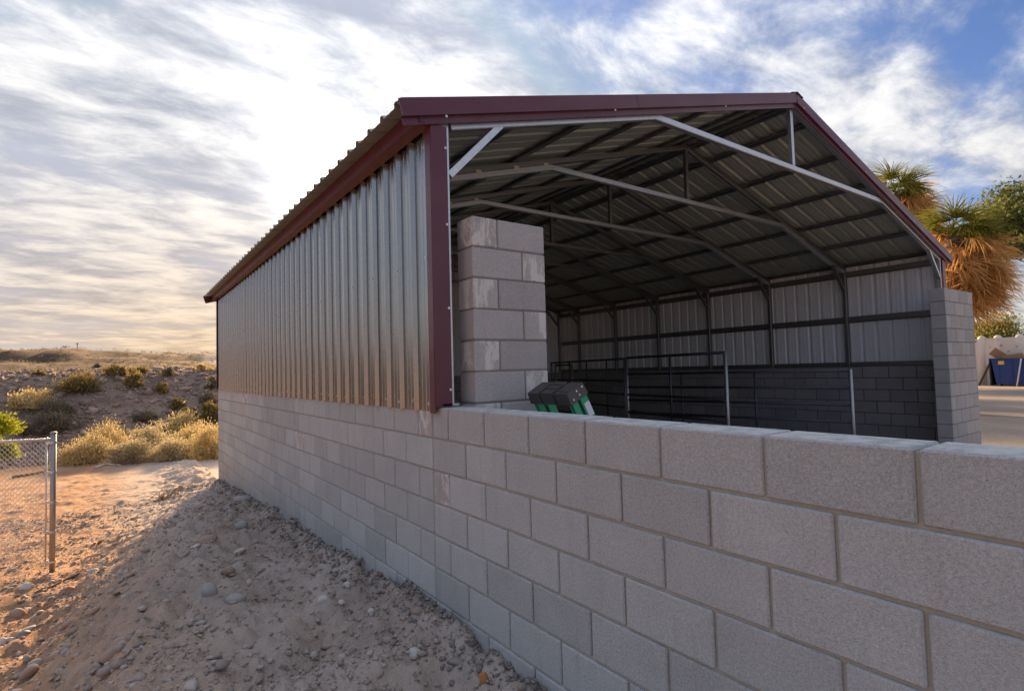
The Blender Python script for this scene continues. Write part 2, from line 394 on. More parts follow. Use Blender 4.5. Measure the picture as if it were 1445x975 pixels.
# ---------------------------------------------------------------- block walls
def bevel_block(name, lx, ly, lz, b=.006):
    """block from 0..l on each axis with chamfered edges (44 triangles)"""
    vs = []; L = (lx, ly, lz)
    for ax in range(3):
        for sd in (0, 1):
            o1, o2 = (ax+1) % 3, (ax+2) % 3
            for a, c in ((0, 0), (1, 0), (1, 1), (0, 1)):
                p = [0, 0, 0]; p[ax] = L[ax]*sd; p[o1] = L[o1]-b if a else b; p[o2] = L[o2]-b if c else b; vs.append(p)
    import bmesh
    bm = bmesh.new()
    for p in vs: bm.verts.new(p)
    bmesh.ops.convex_hull(bm, input=bm.verts)
    bmesh.ops.dissolve_limit(bm, angle_limit=.01, verts=bm.verts, edges=bm.edges)
    m = bpy.data.meshes.new(name); bm.to_mesh(m); bm.free(); return m
H = .203; BL = .406; J = .011
_bm = {}
def block_mesh(axis, length, depth, mat, jit=0):
    key = (axis, round(length, 3), round(depth, 3), mat.name)
    if key not in _bm:
        ll = length-J
        m = bevel_block('concrete_block', *((depth, ll, H-J) if axis == 'y' else (ll, depth, H-J)))
        m.materials.append(mat); _bm[key] = m
    return _bm[key]
def px_of(p):
    v = np.array(p)-CAM; z = v @ fw
    if z < .05: return None
    return 722.5+F*(v @ CR)/z, 487.5-F*(v @ CU)/z, z
def lay(parent, axis, runs, fixed, depth, mats, cap=300, grow_mortar=.006, drop=None, mortar_span=None):
    """runs: list of (a0, length, ztop); fixed: coordinate of the face across the run axis"""
    parts = []
    for a0, ln, zt in runs:
        c = (fixed+depth/2, a0+ln/2, zt-H/2) if axis == 'y' else (a0+ln/2, fixed+depth/2, zt-H/2)
        q = px_of(c); inview = q is not None and -60 < q[0] < 1505 and -60 < q[1] < 1035
        parts.append((q[2] if inview else 999, a0, ln, zt))
    parts.sort(key=lambda t: t[0])
    rest = MB()
    for i, (dd, a0, ln, zt) in enumerate(parts):
        jt = random.uniform(-.0015, .0015); jz = random.uniform(-.001, .001)
        loc = (fixed+jt, a0+J/2, zt-H+J/2+jz) if axis == 'y' else (a0+J/2, fixed+jt, zt-H+J/2+jz)
        if i < cap and dd < 900:
            mt = mats(a0, ln, zt) if callable(mats) else mats
            link('block', block_mesh(axis, ln, depth, mt), None, parent, loc)
        else:
            if axis == 'y': rest.box(loc[0], loc[0]+depth, loc[1], loc[1]+ln-J, loc[2], loc[2]+H-J)
            else: rest.box(loc[0], loc[0]+ln-J, loc[1], loc[1]+depth, loc[2], loc[2]+H-J)
    if rest.v:
        tag(link('block_courses', rest.mesh('block_courses'), mats if not callable(mats) else M_BLOCK, parent), kind='stuff')

# the long low wall whose rear half carries the shed
CTRL = (.101, 3.349, 6.597)
runs = []
ZT = -.006
Y0, Y1 = -6.2, 9.55
for r in range(10):
    zt = ZT-r*H
    ph = .101 if r % 2 else -.102+BL
    a = ph-math.ceil((ph-Y0)/BL)*BL
    while a < Y1-.02:
        s, e = max(a, Y0), min(a+BL, Y1)
        cuts = [s, e]
        if r % 2 == 0:
            for c in CTRL:
                if s+.05 < c < e-.05: cuts = [s, c, e]
        for p, q in zip(cuts[:-1], cuts[1:]):
            if q-p > .03 and zt > hgt(-.15, (p+q)/2)-.06: runs.append((p, q-p, zt))
        a += BL
wall = thing('block_wall', 'long low grey concrete block wall running from the foreground back under the metal shed', 'wall', (.1, -2, -1.4))
def wm(a0, ln, zt):
    return M_STAIN if (ln < .25 and abs(zt-ZT) < .5 and random.random() < .6) else M_BLOCK
lay(wall, 'y', runs, 0.0, .195, wm)
mb = MB(); mb.box(.012, .183, Y0, Y1-.006, ZT-10*H, ZT-.016); link('mortar', mb.mesh('mortar'), M_MORTAR, wall)

# wing walls either side of the opening
def wing(name, label, x0, x1, y0, ztop, rows, mats, m_):
    t = thing(name, label, 'block pillar', ((x0+x1)/2, y0+.1, ztop-rows*H))
    rr = []
    for r in range(rows):
        zt = ztop-r*H; a = x0 if r % 2 else x0-BL/2
        while a < x1-.02:
            s, e = max(a, x0), min(a+BL, x1)
            if e-s > .03: rr.append((s, e-s, zt))
            a += BL
    lay(t, 'x', rr, y0, .195, mats)
    mb = MB(); mb.box(x0+.011, x1-.011, y0+.008, y0+.187, ztop-rows*H+.01, ztop-.011)
    link('mortar', mb.mesh('mortar'), M_MORTARG, t)
    return t
wing('block_pillar', 'tall narrow grey concrete block pillar with white stains beside the burgundy corner trim', .205, .205+.609, -.097, 1.224, 13,
     lambda a, l, z: M_STAIN if l < .25 else M_GBLOCK, M_GBLOCK)
wing('block_pillar', 'grey concrete block pillar at the right edge of the opening, in front of the palms', 8.33, 8.33+3*BL+.05, -.244, 1.267, 13, M_GBLOCK, M_GBLOCK)
# block walls under the right and rear sides
def course_wall(name, label, axis, a0, a1, fixed, ztop, rows):
    c = (fixed+.1, (a0+a1)/2, ztop-rows*H) if axis == 'y' else ((a0+a1)/2, fixed+.1, ztop-rows*H)
    t = thing(name, label, 'wall', c); rr = []
    for r in range(rows):
        zt = ztop-r*H; a = a0-(BL/2 if r % 2 else 0)
        while a < a1-.02:
            s, e = max(a, a0), min(a+BL, a1)
            if e-s > .03: rr.append((s, e-s, zt))
            a += BL
    lay(t, axis, rr, fixed, .195, M_SHADEBLOCK)
    mb = MB()
    if axis == 'y': mb.box(fixed+.009, fixed+.186, a0+.005, a1-.005, ztop-rows*H+.01, ztop-.011)
    else: mb.box(a0+.005, a1-.005, fixed+.009, fixed+.186, ztop-rows*H+.01, ztop-.011)
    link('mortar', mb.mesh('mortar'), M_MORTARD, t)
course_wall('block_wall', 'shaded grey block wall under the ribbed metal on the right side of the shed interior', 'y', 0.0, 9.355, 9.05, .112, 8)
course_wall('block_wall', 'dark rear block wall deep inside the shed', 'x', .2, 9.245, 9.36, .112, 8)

# ---------------------------------------------------------------- metal shed
W = 9.2; XM = W/2; EX = -.25; EZ = 1.86; SL = .2845; LEN = 9.53
def zs(x): return EZ+SL*((x-EX) if x < XM else (W-x-EX))       # underside line of the roof sheets
shed = thing('metal_shed', 'open fronted ribbed metal shed with burgundy trim standing on the block wall', 'shed', (XM, 4.7, 0))
def rib_profile(width, pitch=.2286, h=.027):
    """(s, height) polyline: a trapezoid rib at the start of each pitch with two minor ribs between"""
    pts = []; n = int(round(width/pitch)); 
    for i in range(n):
        b = i*pitch
        pts += [(b, 0), (b+.008, 0), (b+.028, h), (b+.056, h), (b+.076, 0), (b+.118, 0), (b+.123, .003), (b+.131, .003), (b+.136, 0), (b+.173, 0), (b+.178, .003), (b+.186, .003), (b+.191, 0)]
    pts.append((n*pitch+.004, 0))
    return pts
def sheet(name, wdir, ldir, ndir, length, width=.9144, segs=4, th=.0012, topfn=None):
    wdir, ldir, ndir = (np.array(v, float) for v in (wdir, ldir, ndir))
    pr = rib_profile(width); n = len(pr); mb = MB(); vs = []
    for lay_ in (0, 1):
        for k in range(segs+1):
            for s_, h_ in pr:
                L = topfn(s_) if topfn else length
                vs.append(wdir*s_+ldir*(L*k/segs)+ndir*(h_-lay_*th))
    fs = []; off = (segs+1)*n
    for k in range(segs):
        for i in range(n-1):
            a = k*n+i; fs.append((a, a+1, a+n+1, a+n)); a += off; fs.append((a, a+n, a+n+1, a+1))
    for k in (0, segs):
        for i in range(n-1): a = k*n+i; fs.append((a, a+1, a+1+off, a+off))
    mb.add(vs, fs); return mb.mesh(name)
NP = 10; PW = .9144
rest_w = LEN-NP*PW
# left wall, ribs outward (-x)
lm = sheet('wall_panel', (0, 1, 0), (0, 0, 1), (-1, 0, 0), 1.93)
lm2 = sheet('wall_panel', (0, 1, 0), (0, 0, 1), (-1, 0, 0), 1.93, width=.2286*1.6 if False else .2286*1)
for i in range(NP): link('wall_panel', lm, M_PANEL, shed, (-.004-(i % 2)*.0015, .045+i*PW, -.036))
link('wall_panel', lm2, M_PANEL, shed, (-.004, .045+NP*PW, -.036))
# right wall: seen from inside
rm = sheet('wall_panel', (0, 1, 0), (0, 0, 1), (1, 0, 0), 1.875)
for i in range(NP): link('wall_panel', rm, M_INNER, shed, (9.165+(i % 2)*.0015, .05+i*PW, .05))
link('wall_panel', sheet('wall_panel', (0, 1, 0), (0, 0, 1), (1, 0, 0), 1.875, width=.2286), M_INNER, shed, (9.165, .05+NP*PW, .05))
# rear wall
for i in range(NP):
    x0 = .02+i*PW
    tf = (lambda s_, x0=x0: zs(min(x0+s_, W-.001))+.03-.045)
    link('wall_panel', sheet('wall_panel', (1, 0, 0), (0, 0, 1), (0, 1, 0), 1, topfn=tf, segs=2), M_INNER, shed, (x0, LEN-.005, .04))
# roof
rise = math.hypot(XM-EX, SL*(XM-EX)); cs = (XM-EX)/rise; sn = SL*(XM-EX)/rise
ZR = zs(XM)
rl = sheet('roof_panel', (0, 1, 0), (-cs, 0, -sn), (-sn, 0, cs), rise)
rr_ = sheet('roof_panel', (0, 1, 0), (cs, 0, -sn), (sn, 0, cs), rise)
for i in range(NP+1):
    link('roof_panel', rl, M_ROOFIN, shed, (XM, -.03+i*PW*.955, ZR+.001+(i % 2)*.0015))
    link('roof_panel', rr_, M_ROOFIN, shed, (XM, -.03+i*PW*.955, ZR+.001+(i % 2)*.0015))
mb = MB()
for sg in (-1, 1):
    mb.beam((XM+sg*.004, -.07, ZR+.029), (XM+sg*.004, LEN+.12, ZR+.029), .001, .004)
    v = [(XM, -.07, ZR+.034), (XM, LEN+.12, ZR+.034), (XM+sg*.13, LEN+.12, ZR+.034-.13*SL), (XM+sg*.13, -.07, ZR+.034-.13*SL)]
    w = [(a, b, c-.003) for a, b, c in v]
    mb.add(v+w, [(0, 1, 2, 3), (7, 6, 5, 4), (0, 3, 7, 4), (3, 2, 6, 7), (2, 1, 5, 6)])
link('ridge_cap', mb.mesh('ridge_cap'), M_PANEL, shed)
# frames
def zr(x, d): return zs(x)-d
FY = [.035+1.428*i for i in range(7)]+[9.47]
PUR = [.35, 1.15, 1.95, 2.75, 3.55, 4.35]
for fi, y in enumerate(FY):
    mf = M_GALV if fi == 0 else M_FRAMESHADE
    T = .060
    for sg in (-1, 1):
        xe = .06 if sg < 0 else W-.06
        mb = MB(); mb.beam((xe, y, zr(xe, .072)), (XM, y, zr(XM, .072)), T, T, ch=.006); link('rafter', mb.mesh('rafter'), mf, shed)
        mb = MB(); xp = .075 if sg < 0 else W-.075
        mb.beam((xp, y, .012 if sg < 0 else .13), (xp, y, zr(xp, .108)), .08, T, up=(0, 1, 0), ch=.006); link('post', mb.mesh('post'), mf, shed)
        mb = MB(); a, b = .118, .54
        if sg > 0: a, b = W-a, W-b
        mb.beam((a, y-.002, 1.50), (b, y-.002, zr(b, .150)), .045, .052, up=(0, 1, 0)); link('knee_brace', mb.mesh('knee_brace'), mf, shed)
        mb = MB(); mb.box(xp-.06, xp+.06, y-.05, y+.05, (.0 if sg < 0 else .118), (.011 if sg < 0 else .129)); link('base_plate', mb.mesh('base_plate'), mf, shed)
    if fi == len(FY)-1: continue
    xa = 2.2; mb = MB()
    pts = [(.13, y, zr(.13, .137)), (xa, y, zr(xa, .137)), (W-xa, y, zr(xa, .137)), (W-.13, y, zr(.13, .137))]
    mb.beam(pts[0], pts[1], T, T, ch=.006); mb.beam((xa-.02, y, pts[1][2]), (W-xa+.02, y, pts[1][2]), T-.002, T-.002, ch=.006); mb.beam(pts[2], pts[3], T, T, ch=.006)
    link('lower_chord', mb.mesh('lower_chord'), M_GALV if fi < 3 else mf, shed)
    mb = MB(); mb.beam((XM, y, pts[1][2]+.03), (XM, y, zr(XM, .10)), .05, .05, up=(0, 1, 0), ch=.005); link('king_post', mb.mesh('king_post'), mf, shed)
def hat(mb, p0, p1, w, h, nrm):
    mb.beam(p0, p1, w*.5, h, up=nrm); 
    q0, q1 = np.array(p0)+np.array(nrm)*(-h/2+.0015), np.array(p1)+np.array(nrm)*(-h/2+.0015)
    mb.beam(q0, q1, w, .003, up=nrm)
for sg in (-1, 1):
    for d in PUR+[4.72]:
        x = XM+sg*(XM-EX-d) if False else (EX+d if sg < 0 else W-EX-d)
        if d == 4.72: x = XM+sg*.11
        nn = (sg*sn, 0, cs); z = zs(x)-.021
        mb = MB(); hat(mb, (x, -.0, z), (x, LEN-.02, z), .095, .036, nn); link('purlin', mb.mesh('purlin'), M_FRAMESHADE, shed)
    for z, hh in ((.955, .075), (.145, .05), (1.78, .07)):
        x = W-.135 if sg > 0 else .135
        if sg < 0 and z < .2: z = .03
        for k in range(len(FY)-1):
            mb = MB(); hat(mb, (x+sg*.065, FY[k]+.034, z), (x+sg*.065, FY[k+1]-.034, z), hh+.04, .05, (-sg, 0, 0)); link('girt', mb.mesh('girt'), M_FRAMESHADE, shed)
# burgundy trim: rakes, eaves, corners
for y, s2 in ((-.052, -1), (LEN+.05, 1)):
    for sg in (-1, 1):
        xe = EX if sg < 0 else W-EX
        mb = MB()
        def rk(xa, o): return (xa, y, zs(xa)+o)
        mb.beam(rk(xe, -.030), rk(XM, -.030), .012, .108, up=(0, 0, 1))
        q = lambda xa, o, dy: (xa, y-s2*dy, zs(xa)+o)
        mb.beam(q(xe, .0285, .05), q(XM, .0285, .05), .110, .003)               # top flange over the sheets
        mb.beam(q(xe, -.084, .014), q(XM, -.084, .014), .03, .004)               # return
        mb.beam(q(xe+sg*-.02, -.108, .024), q(XM, -.108, .024), .006, .052)      # lower leg
        link('rake_trim', mb.mesh('rake_trim'), M_TRIM, shed)
for sg in (-1, 1):
    X = lambda a: a if sg < 0 else W-a
    mb = MB()
    mb.beam((X(-.115), -.04, zs(-.115)-.058), (X(-.115), LEN+.03, zs(-.115)-.058), .006, .112)
    mb.beam((X(-.100), -.035, zs(-.115)-.114), (X(-.100), LEN+.025, zs(-.115)-.114), .036, .004)
    mb.beam((X(-.058), -.03, zs(-.115)-.110), (X(-.058), LEN+.02, zs(-.115)-.088), .062, .003)
    link('eave_trim', mb.mesh('eave_trim'), M_TRIM, shed)
    for y, s2 in ((-.012, 1), (LEN+.012, -1)):
        mb = MB()
        xa, xb = X(-.032), X(.086); zb = -.008
        mb.box(min(xa, xb), max(xa, xb), y-.003, y+.003, zb if sg < 0 else .06, 1.80)
        mb.box(xa-.002, xa+.002, min(y+s2*.004, y+s2*.075), max(y+s2*.004, y+s2*.075), -.045 if sg < 0 else .06, 1.80)
        link('corner_trim', mb.mesh('corner_trim'), M_TRIM, shed)
for xa in (1.9, 6.9):
    mb = MB(); xb_ = xa+.1
    mb.beam((xa, -.0583, zs(xa)-.0295), (xb_, -.0583, zs(xb_)-.0295), .0025, .109)
    link('trim_lap', mb.mesh('trim_lap'), M_TRIM, shed)
# screw heads
mb = MB()
def screw(p, n, r=.005):
    p = np.array(p, float); n = np.array(n, float); mb.tube([p, p+n*.005], r, 6); mb.tube([p-n*.001, p+n*.0015], r*1.7, 8)
k = 0
for i in range(NP*4+1):
    yy = .045+i*.2286+.042
    for z in (.02, .95, 1.68):
        if z > .5 and i % 2: continue
        screw((-.031, yy, z+random.uniform(-.012, .012)), (-1, 0, 0), .0068)
for z in (.10, .62, 1.16, 1.66): screw((.074, -.0155, z), (0, -1, 0))
for x in np.arange(.05, W, 1.55): screw((x, -.082, zs(x)-.108), (0, -1, 0))
tag(link('screws', mb.mesh('screws'), M_SCREW, shed), kind='stuff')
# bright weld patches on the second and third lower chords
mb = MB()
for y in FY[1:3]:
    for x in (.75, 1.25, 1.72, 2.12):
        z = zr(x, .105); mb.beam((x-.03, y-.0315, z-.004), (x+.035, y-.0315, z+.006), .002, random.uniform(.025, .05))
tag(link('welds', mb.mesh('welds'), M_STPALE, shed), kind='stuff')

# ---------------------------------------------------------------- livestock pipe panels inside
def pipe_panel(name, label, A, B, ztop, rails, mids, post_top=None, zb=-1.4, cat='livestock panel', r=.021):
    A, B = np.array(A, float), np.array(B, float)
    t = thing(name, label, cat, (*((A+B)/2), zb))
    for e, P in enumerate((A, B)):
        mb = MB(); mb.tube([(*P, zb), (*P, ztop if post_top is None else post_top[e])], r*1.25, 8); link('post', mb.mesh('post', True), M_PIPEPOST, t)
    for z in rails:
        mb = MB(); mb.tube([(*A, z), (*B, z)], r, 8); link('rail', mb.mesh('rail', True), M_PIPE, t)
    for k in mids:
        P = A+(B-A)*k; mb = MB(); mb.tube([(*P, min(rails)), (*P, max(rails))], r*.8, 8); link('upright', mb.mesh('upright', True), M_PIPE, t)
    return t
M_PIPEPOST = material('galvanised_pipe', galv((.42, .43, .46), .42, 30))
pipe_panel('livestock_panel', 'dark pipe livestock panel of level rails in front of the right block wall', (6.69, .42), (6.1, 4.04), .10, [.08, -.16, -.40, -.64, -.9, -1.15], [.36, .70])
pipe_panel('tall_gate_frame', 'tall pipe gate frame with a bright corner post rising above the block wall', (5.54, 1.61), (6.1, 4.04), .40, [.385, -.30, -.62, -1.0], [.5], r=.023, cat='gate')
pipe_panel('pipe_fence', 'long dark pipe rail fence running deep into the shed', (6.13, 4.12), (7.2, 7.57), .38, [.37, -.05, -.3, -.55, -.8], [.2, .45, .7])
pipe_panel('small_gate_frame', 'small pipe arch near the block pillar deep in the shed', (6.76, 6.9), (7.07, 6.67), .31, [.30, -.2, -.6], [])

# ---------------------------------------------------------------- green stepladder leaning inside the wall
tilt = R_(28)
uu = np.array((-math.sin(tilt), 0, math.cos(tilt))); tt_ = np.array((math.cos(tilt), 0, math.sin(tilt))); yy_ = np.array((0, 1.0, 0))
A0 = pl(807, 573, 1, -.62)                      # lower near corner of the cap's end face
lad = thing('stepladder', 'folded green stepladder with a black plastic top leaning behind the low wall', 'stepladder', (A0[0]+.75, -.45, -1.4))
def LP(y, t, u): return A0+yy_*y+tt_*t+uu*u
def slab(mb, y0, y1, t0, t1, u0, u1, tap=0.0):
    mb.add([LP(y0, t0, u0), LP(y1, t0, u0), LP(y1, t1, u0), LP(y0, t1, u0), LP(y0+tap, t0+tap, u1), LP(y1-tap, t0+tap, u1), LP(y1-tap, t1-tap, u1), LP(y0+tap, t1-tap, u1)],
           [(0, 3, 2, 1), (4, 5, 6, 7), (0, 1, 5, 4), (1, 2, 6, 5), (2, 3, 7, 6), (3, 0, 4, 7)])
mb = MB(); CW, CT, CH = .40, .155, .078
slab(mb, 0, .125, 0, CT, 0, CH, .006); slab(mb, .140, .262, -.003, CT, .004, CH+.004, .008); slab(mb, .278, CW, 0, CT, 0, CH, .006)
slab(mb, .12, .29, .012, CT-.008, .008, CH-.012)
slab(mb, .15, .25, .055, .075, CH, CH+.010, .002); slab(mb, .15, .25, .105, .120, CH, CH+.010, .002); slab(mb, .02, .10, .03, .12, CH-.002, CH+.006, .002)
cp = link('top_cap', mb.mesh('top_cap'), M_BLACKP, lad)
mb = MB()
for t, u in ((.03, .025), (.085, .028), (.075, .060), (.125, .062)):
    p = LP(-.0005, t, u); mb.tube([p, p-yy_*.004], .006, 10)
tag(link('rivets', mb.mesh('rivets'), M_SCREW, cp), kind='stuff')
for y in (.012, CW-.042):
    for t0, t1 in ((.012, .066), (.082, .150)):
        mb = MB(); slab(mb, y, y+.004, t0, t1, -1.55, .004); slab(mb, y, y+.03, t0, t0+.004, -1.55, .004); slab(mb, y, y+.03, t1-.004, t1, -1.55, .004)
        link('rail', mb.mesh('rail'), M_GREEN, lad)
for k in range(5):
    mb = MB(); slab(mb, .018, CW-.018, .015, .075, -.28*(k+1)-.02, -.28*(k+1)); link('step', mb.mesh('step'), M_GALV, lad)
mb = MB(); slab(mb, .0095, .0115, .100, .144, -.14, -.045); link('sticker', mb.mesh('sticker'), M_WHITE, lad)

# ---------------------------------------------------------------- stones
PHI = (1+5**.5)/2
ICO = np.array([(-1,PHI,0),(1,PHI,0),(-1,-PHI,0),(1,-PHI,0),(0,-1,PHI),(0,1,PHI),(0,-1,-PHI),(0,1,-PHI),(PHI,0,-1),(PHI,0,1),(-PHI,0,-1),(-PHI,0,1)])/1.902
IT = np.array([(0,11,5),(0,5,1),(0,1,7),(0,7,10),(0,10,11),(1,5,9),(5,11,4),(11,10,2),(10,7,6),(7,1,8),(3,9,4),(3,4,2),(3,2,6),(3,6,8),(3,8,9),(4,9,5),(2,4,11),(6,2,10),(8,6,7),(9,8,1)])
def stones(name, P, size, flat=.55, mat=None, sink=.25, smooth=False):
    n = len(P); s = size[:, None]*np.stack([RNG.uniform(.7, 1.4, n), RNG.uniform(.6, 1.1, n), RNG.uniform(.6, 1.2, n)*flat], 1)
    a = RNG.uniform(0, 6.283, n); tl = RNG.normal(0, .35, n)
    V = ICO[None]*RNG.uniform(.58, 1.28, (n, 12, 1))*s[:, None, :]
    x, y, z = V[..., 0], V[..., 1], V[..., 2]
    y, z = y*np.cos(tl)[:, None]-z*np.sin(tl)[:, None], y*np.sin(tl)[:, None]+z*np.cos(tl)[:, None]
    x, y = x*np.cos(a)[:, None]-y*np.sin(a)[:, None], x*np.sin(a)[:, None]+y*np.cos(a)[:, None]
    V = np.stack([x, y, z], -1)+P[:, None, :]; V[..., 2] += (size*flat*(.5-sink))[:, None]
    T = (IT[None]+12*np.arange(n)[:, None, None]).reshape(-1, 3)
    return tri_mesh(name, V.reshape(-1, 3), T, smooth)
def scatter(n, x0, x1, y0, y1, keep=None):
    X = RNG.uniform(x0, x1, n); Y = RNG.uniform(y0, y1, n)
    if keep is not None: k = keep(X, Y); X, Y = X[k], Y[k]
    return np.stack([X, Y, height(X, Y)], 1)
P = scatter(60000, -3.6, -.02, -2.2, 9.6, lambda X, Y: RNG.uniform(0, 1, len(X)) < .25+.75*sstep(-.1, .5, fbm(X*1.3, Y*1.3, 3, 71)+.25*(X < -1.5)))
sz = np.clip(RNG.lognormal(math.log(.0075), .6, len(P)), .004, .045)
tag(link('gravel', stones('gravel', P, sz), M_GRAVEL), 'loose gravel and pebbles strewn over the dirt bank beside the block wall', 'gravel', kind='stuff')
P = scatter(15000, -.42, -.004, -2.0, 9.5, lambda X, Y: RNG.uniform(0, 1, len(X)) < np.exp((X+.02)/.13)*1.1)
sz = np.clip(RNG.lognormal(math.log(.0075), .6, len(P)), .004, .03)
tag(link('soil_clods', stones('soil_clods', P, sz, .8), M_GRAVEL2), 'dark crumbled soil heaped along the foot of the block wall', 'soil', kind='stuff')
P = scatter(2600, -4.5, -.8, 1.0, 4.8, lambda X, Y: np.abs((X+2.35)-(Y-3.2)*.2) < RNG.normal(0, .45, len(X)).__abs__())
sz = np.clip(RNG.lognormal(math.log(.017), .5, len(P)), .007, .06)
tag(link('bank_stones', stones('bank_stones', P, sz, .5), M_GRAVEL), 'loose stones washed down the sunlit left edge of the dirt bank', 'stones', kind='stuff')
P = scatter(800, -3.2, -.05, -1.8, 9.0, lambda X, Y: RNG.uniform(0, 1, len(X)) < .3+.7*sstep(-.1, .5, fbm(X*.9, Y*.9, 3, 171)))
sz = np.clip(RNG.lognormal(math.log(.02), .4, len(P)), .010, .05)
tag(link('half_buried_stones', stones('half_buried_stones', P, sz, .55, sink=.75), M_GRAVEL), 'half buried fist sized stones scattered through the dirt bank', 'stones', kind='stuff')
P = scatter(34000, -16, 10, 16.5, 46, lambda X, Y: RNG.uniform(0, 1, len(X)) < .35+.65*sstep(-.3, .4, fbm(X*.2, Y*.2, 3, 83)))
sz = np.clip(RNG.lognormal(math.log(.05), .5, len(P)), .025, .22)
tag(link('hillside_rocks', stones('hillside_rocks', P, sz, .7), M_HILLST), 'rubble of small dark rocks covering the desert hillside', 'rocks', kind='stuff')

def cobble(u, v, wpx, hpx, mat, label, ang=0.0, group=None, sq=1.0, facet=False, name='stone'):
    """one stone as a subdivided, lumpy ellipsoid resting on the ground under pixel (u, v)"""
    p = ground_at(u, v); dep = (p-CAM) @ fw; w = wpx/F*dep/2; h = hpx/F*dep/2*1.15
    import bmesh
    bm = bmesh.new(); bmesh.ops.create_icosphere(bm, subdivisions=1 if facet else 3, radius=1)
    sd = random.randint(0, 999); ca, sa = math.cos(ang), math.sin(ang)
    for vtx in bm.verts:
        x, y, z = vtx.co; k = 1+(.30 if facet else .13)*float(vnoise(np.array([x*1.6+sd]), np.array([y*1.6+z*2.1]), sd)[0])
        q = CR*(x*w*k)+np.array([fw[0], fw[1], 0])*(y*w*.75*sq*k)+np.array((0, 0, 1.0))*(z*h*k)
        if ang: # tilt in the picture plane direction
            r_ = q @ CR; z_ = q[2]; q = q+CR*(r_*(ca-1)-z_*sa)+np.array((0, 0, 1.0))*(r_*sa+z_*(ca-1))
        vtx.co = q
    m = bpy.data.meshes.new(name); bm.to_mesh(m); bm.free()
    if not facet: m.polygons.foreach_set('use_smooth', [True]*len(m.polygons))
    o = link(name, m, mat, None, (p[0], p[1], p[2]+h*.05)); tag(o, label, 'stone', group); return o
G0 = 'larger stones on the dirt bank'
for a in [
    (296, 835, 22, 21, M_STGREY, 'upright round grey cobble half buried in the dirt bank', .3),
    (330, 848, 32, 16, M_STGREY, 'smooth oval grey cobble lying next to the upright round one', .15),
    (157, 924, 34, 17, M_STTAN, 'long pointed brown stone low on the left of the dirt bank', .55),
    (585, 924, 22, 17, M_STPALE, 'whitish lump of rock in the dark soil near the wall foot', 0),
    (683, 958, 14, 17, M_STORANGE, 'orange brick-like rubble lump close to the wall foot', .2),
    (735, 971, 11, 10, M_STTAN, 'small pink stone against the wall foot at the bottom edge', 0),
    (590, 862, 18, 10, M_STTAN, 'tan stone in the soil heap just under the wall joint', 0),
    (340, 743, 22, 12, M_STGREY, 'flat grey stone tilted in the upper bank', .6),
    (342, 706, 24, 12, M_STGREY, 'pale grey stone at the wall foot near the far corner', .1),
    (490, 825, 10, 8, M_STPALE, 'small pale blue-grey stone beside the wall foot soil', 0),
    (456, 846, 17, 10, M_STPALE, 'angular pale stone near the middle of the wall foot', .35),
    (482, 850, 10, 7, M_STPALE, 'small white chip right of the angular pale stone', 0),
    (524, 863, 10, 8, M_STPALE, 'round white pebble on the trampled dirt', 0),
    (292, 762, 30, 12, M_STTAN, 'broad flat tan stone embedded in the upper bank', .2),
    (272, 775, 24, 7, M_STPALE, 'thin pale slab edge left of the broad flat stone', .6),
    (335, 780, 24, 7, M_STPALE, 'thin pale slab edge poking from the middle bank', .5),
    (322, 806, 18, 12, M_STTAN, 'rounded tan stone above the oval grey cobble', .1),
    (37, 829, 20, 11, M_STPALE, 'white boulder at the sunlit toe of the bank on the left', .1),
    (133, 808, 18, 10, M_STGREY, 'dark rounded stone beside the broken stick', .1),
    (180, 813, 20, 6, M_STTAN, 'thin tan slab on the sunlit bank right of the stick', .45),
    (132, 862, 22, 8, M_STTAN, 'lens shaped tan stone on the left bank', .5),
    (98, 879, 22, 9, M_STTAN, 'tan wedge stone above the pale pair on the left bank', .5),
    (104, 891, 19, 11, M_STTAN, 'blunt tan stone below the wedge stone', .6),
    (24, 868, 20, 17, M_STTAN, 'large tan slab standing at the left edge of the bank', 1.0),
    (40, 889, 20, 8, M_STGREY, 'dark slate stone near the left edge', .45),
    (78, 926, 26, 11, M_STTAN, 'long tan stone beside the orange scrap', .55),
    (93, 920, 14, 10, M_STGREY, 'small grey stone touching the long tan stone', 0),
    (40, 950, 28, 14, M_STTAN, 'sharp tan stone in the bottom left corner', .75),
    (50, 938, 20, 14, M_STGREY, 'grey stone behind the sharp corner stone', .3),
    (4, 908, 14, 13, M_STPALE, 'pale stone cut by the left picture edge', 0),
    (137, 940, 8, 12, M_STGREY, 'narrow grey stone at the end of the long pointed one', .9),
    (212, 927, 12, 9, M_STTAN, 'pinkish stone beside a white fleck on the lower bank', 0),
    (185, 970, 16, 9, M_STTAN, 'tan stone at the bottom edge of the lower bank', .3),
    (360, 765, 10, 6, M_STGREY, 'small dark stone in the middle of the upper bank', .5),
    (235, 960, 12, 8, M_STGREY, 'grey pebble on the bottom bank right of the tan stone', .3),
    (375, 955, 11, 7, M_STTAN, 'lone tan pebble on the trampled dirt at the bottom', .1)]:
    cobble(*a, group=G0)
o = cobble(104, 929, 9, 7, M_STORANGE, 'bright orange scrap among the stones on the left bank', .7, facet=True, name='scrap'); o['category'] = 'scrap'

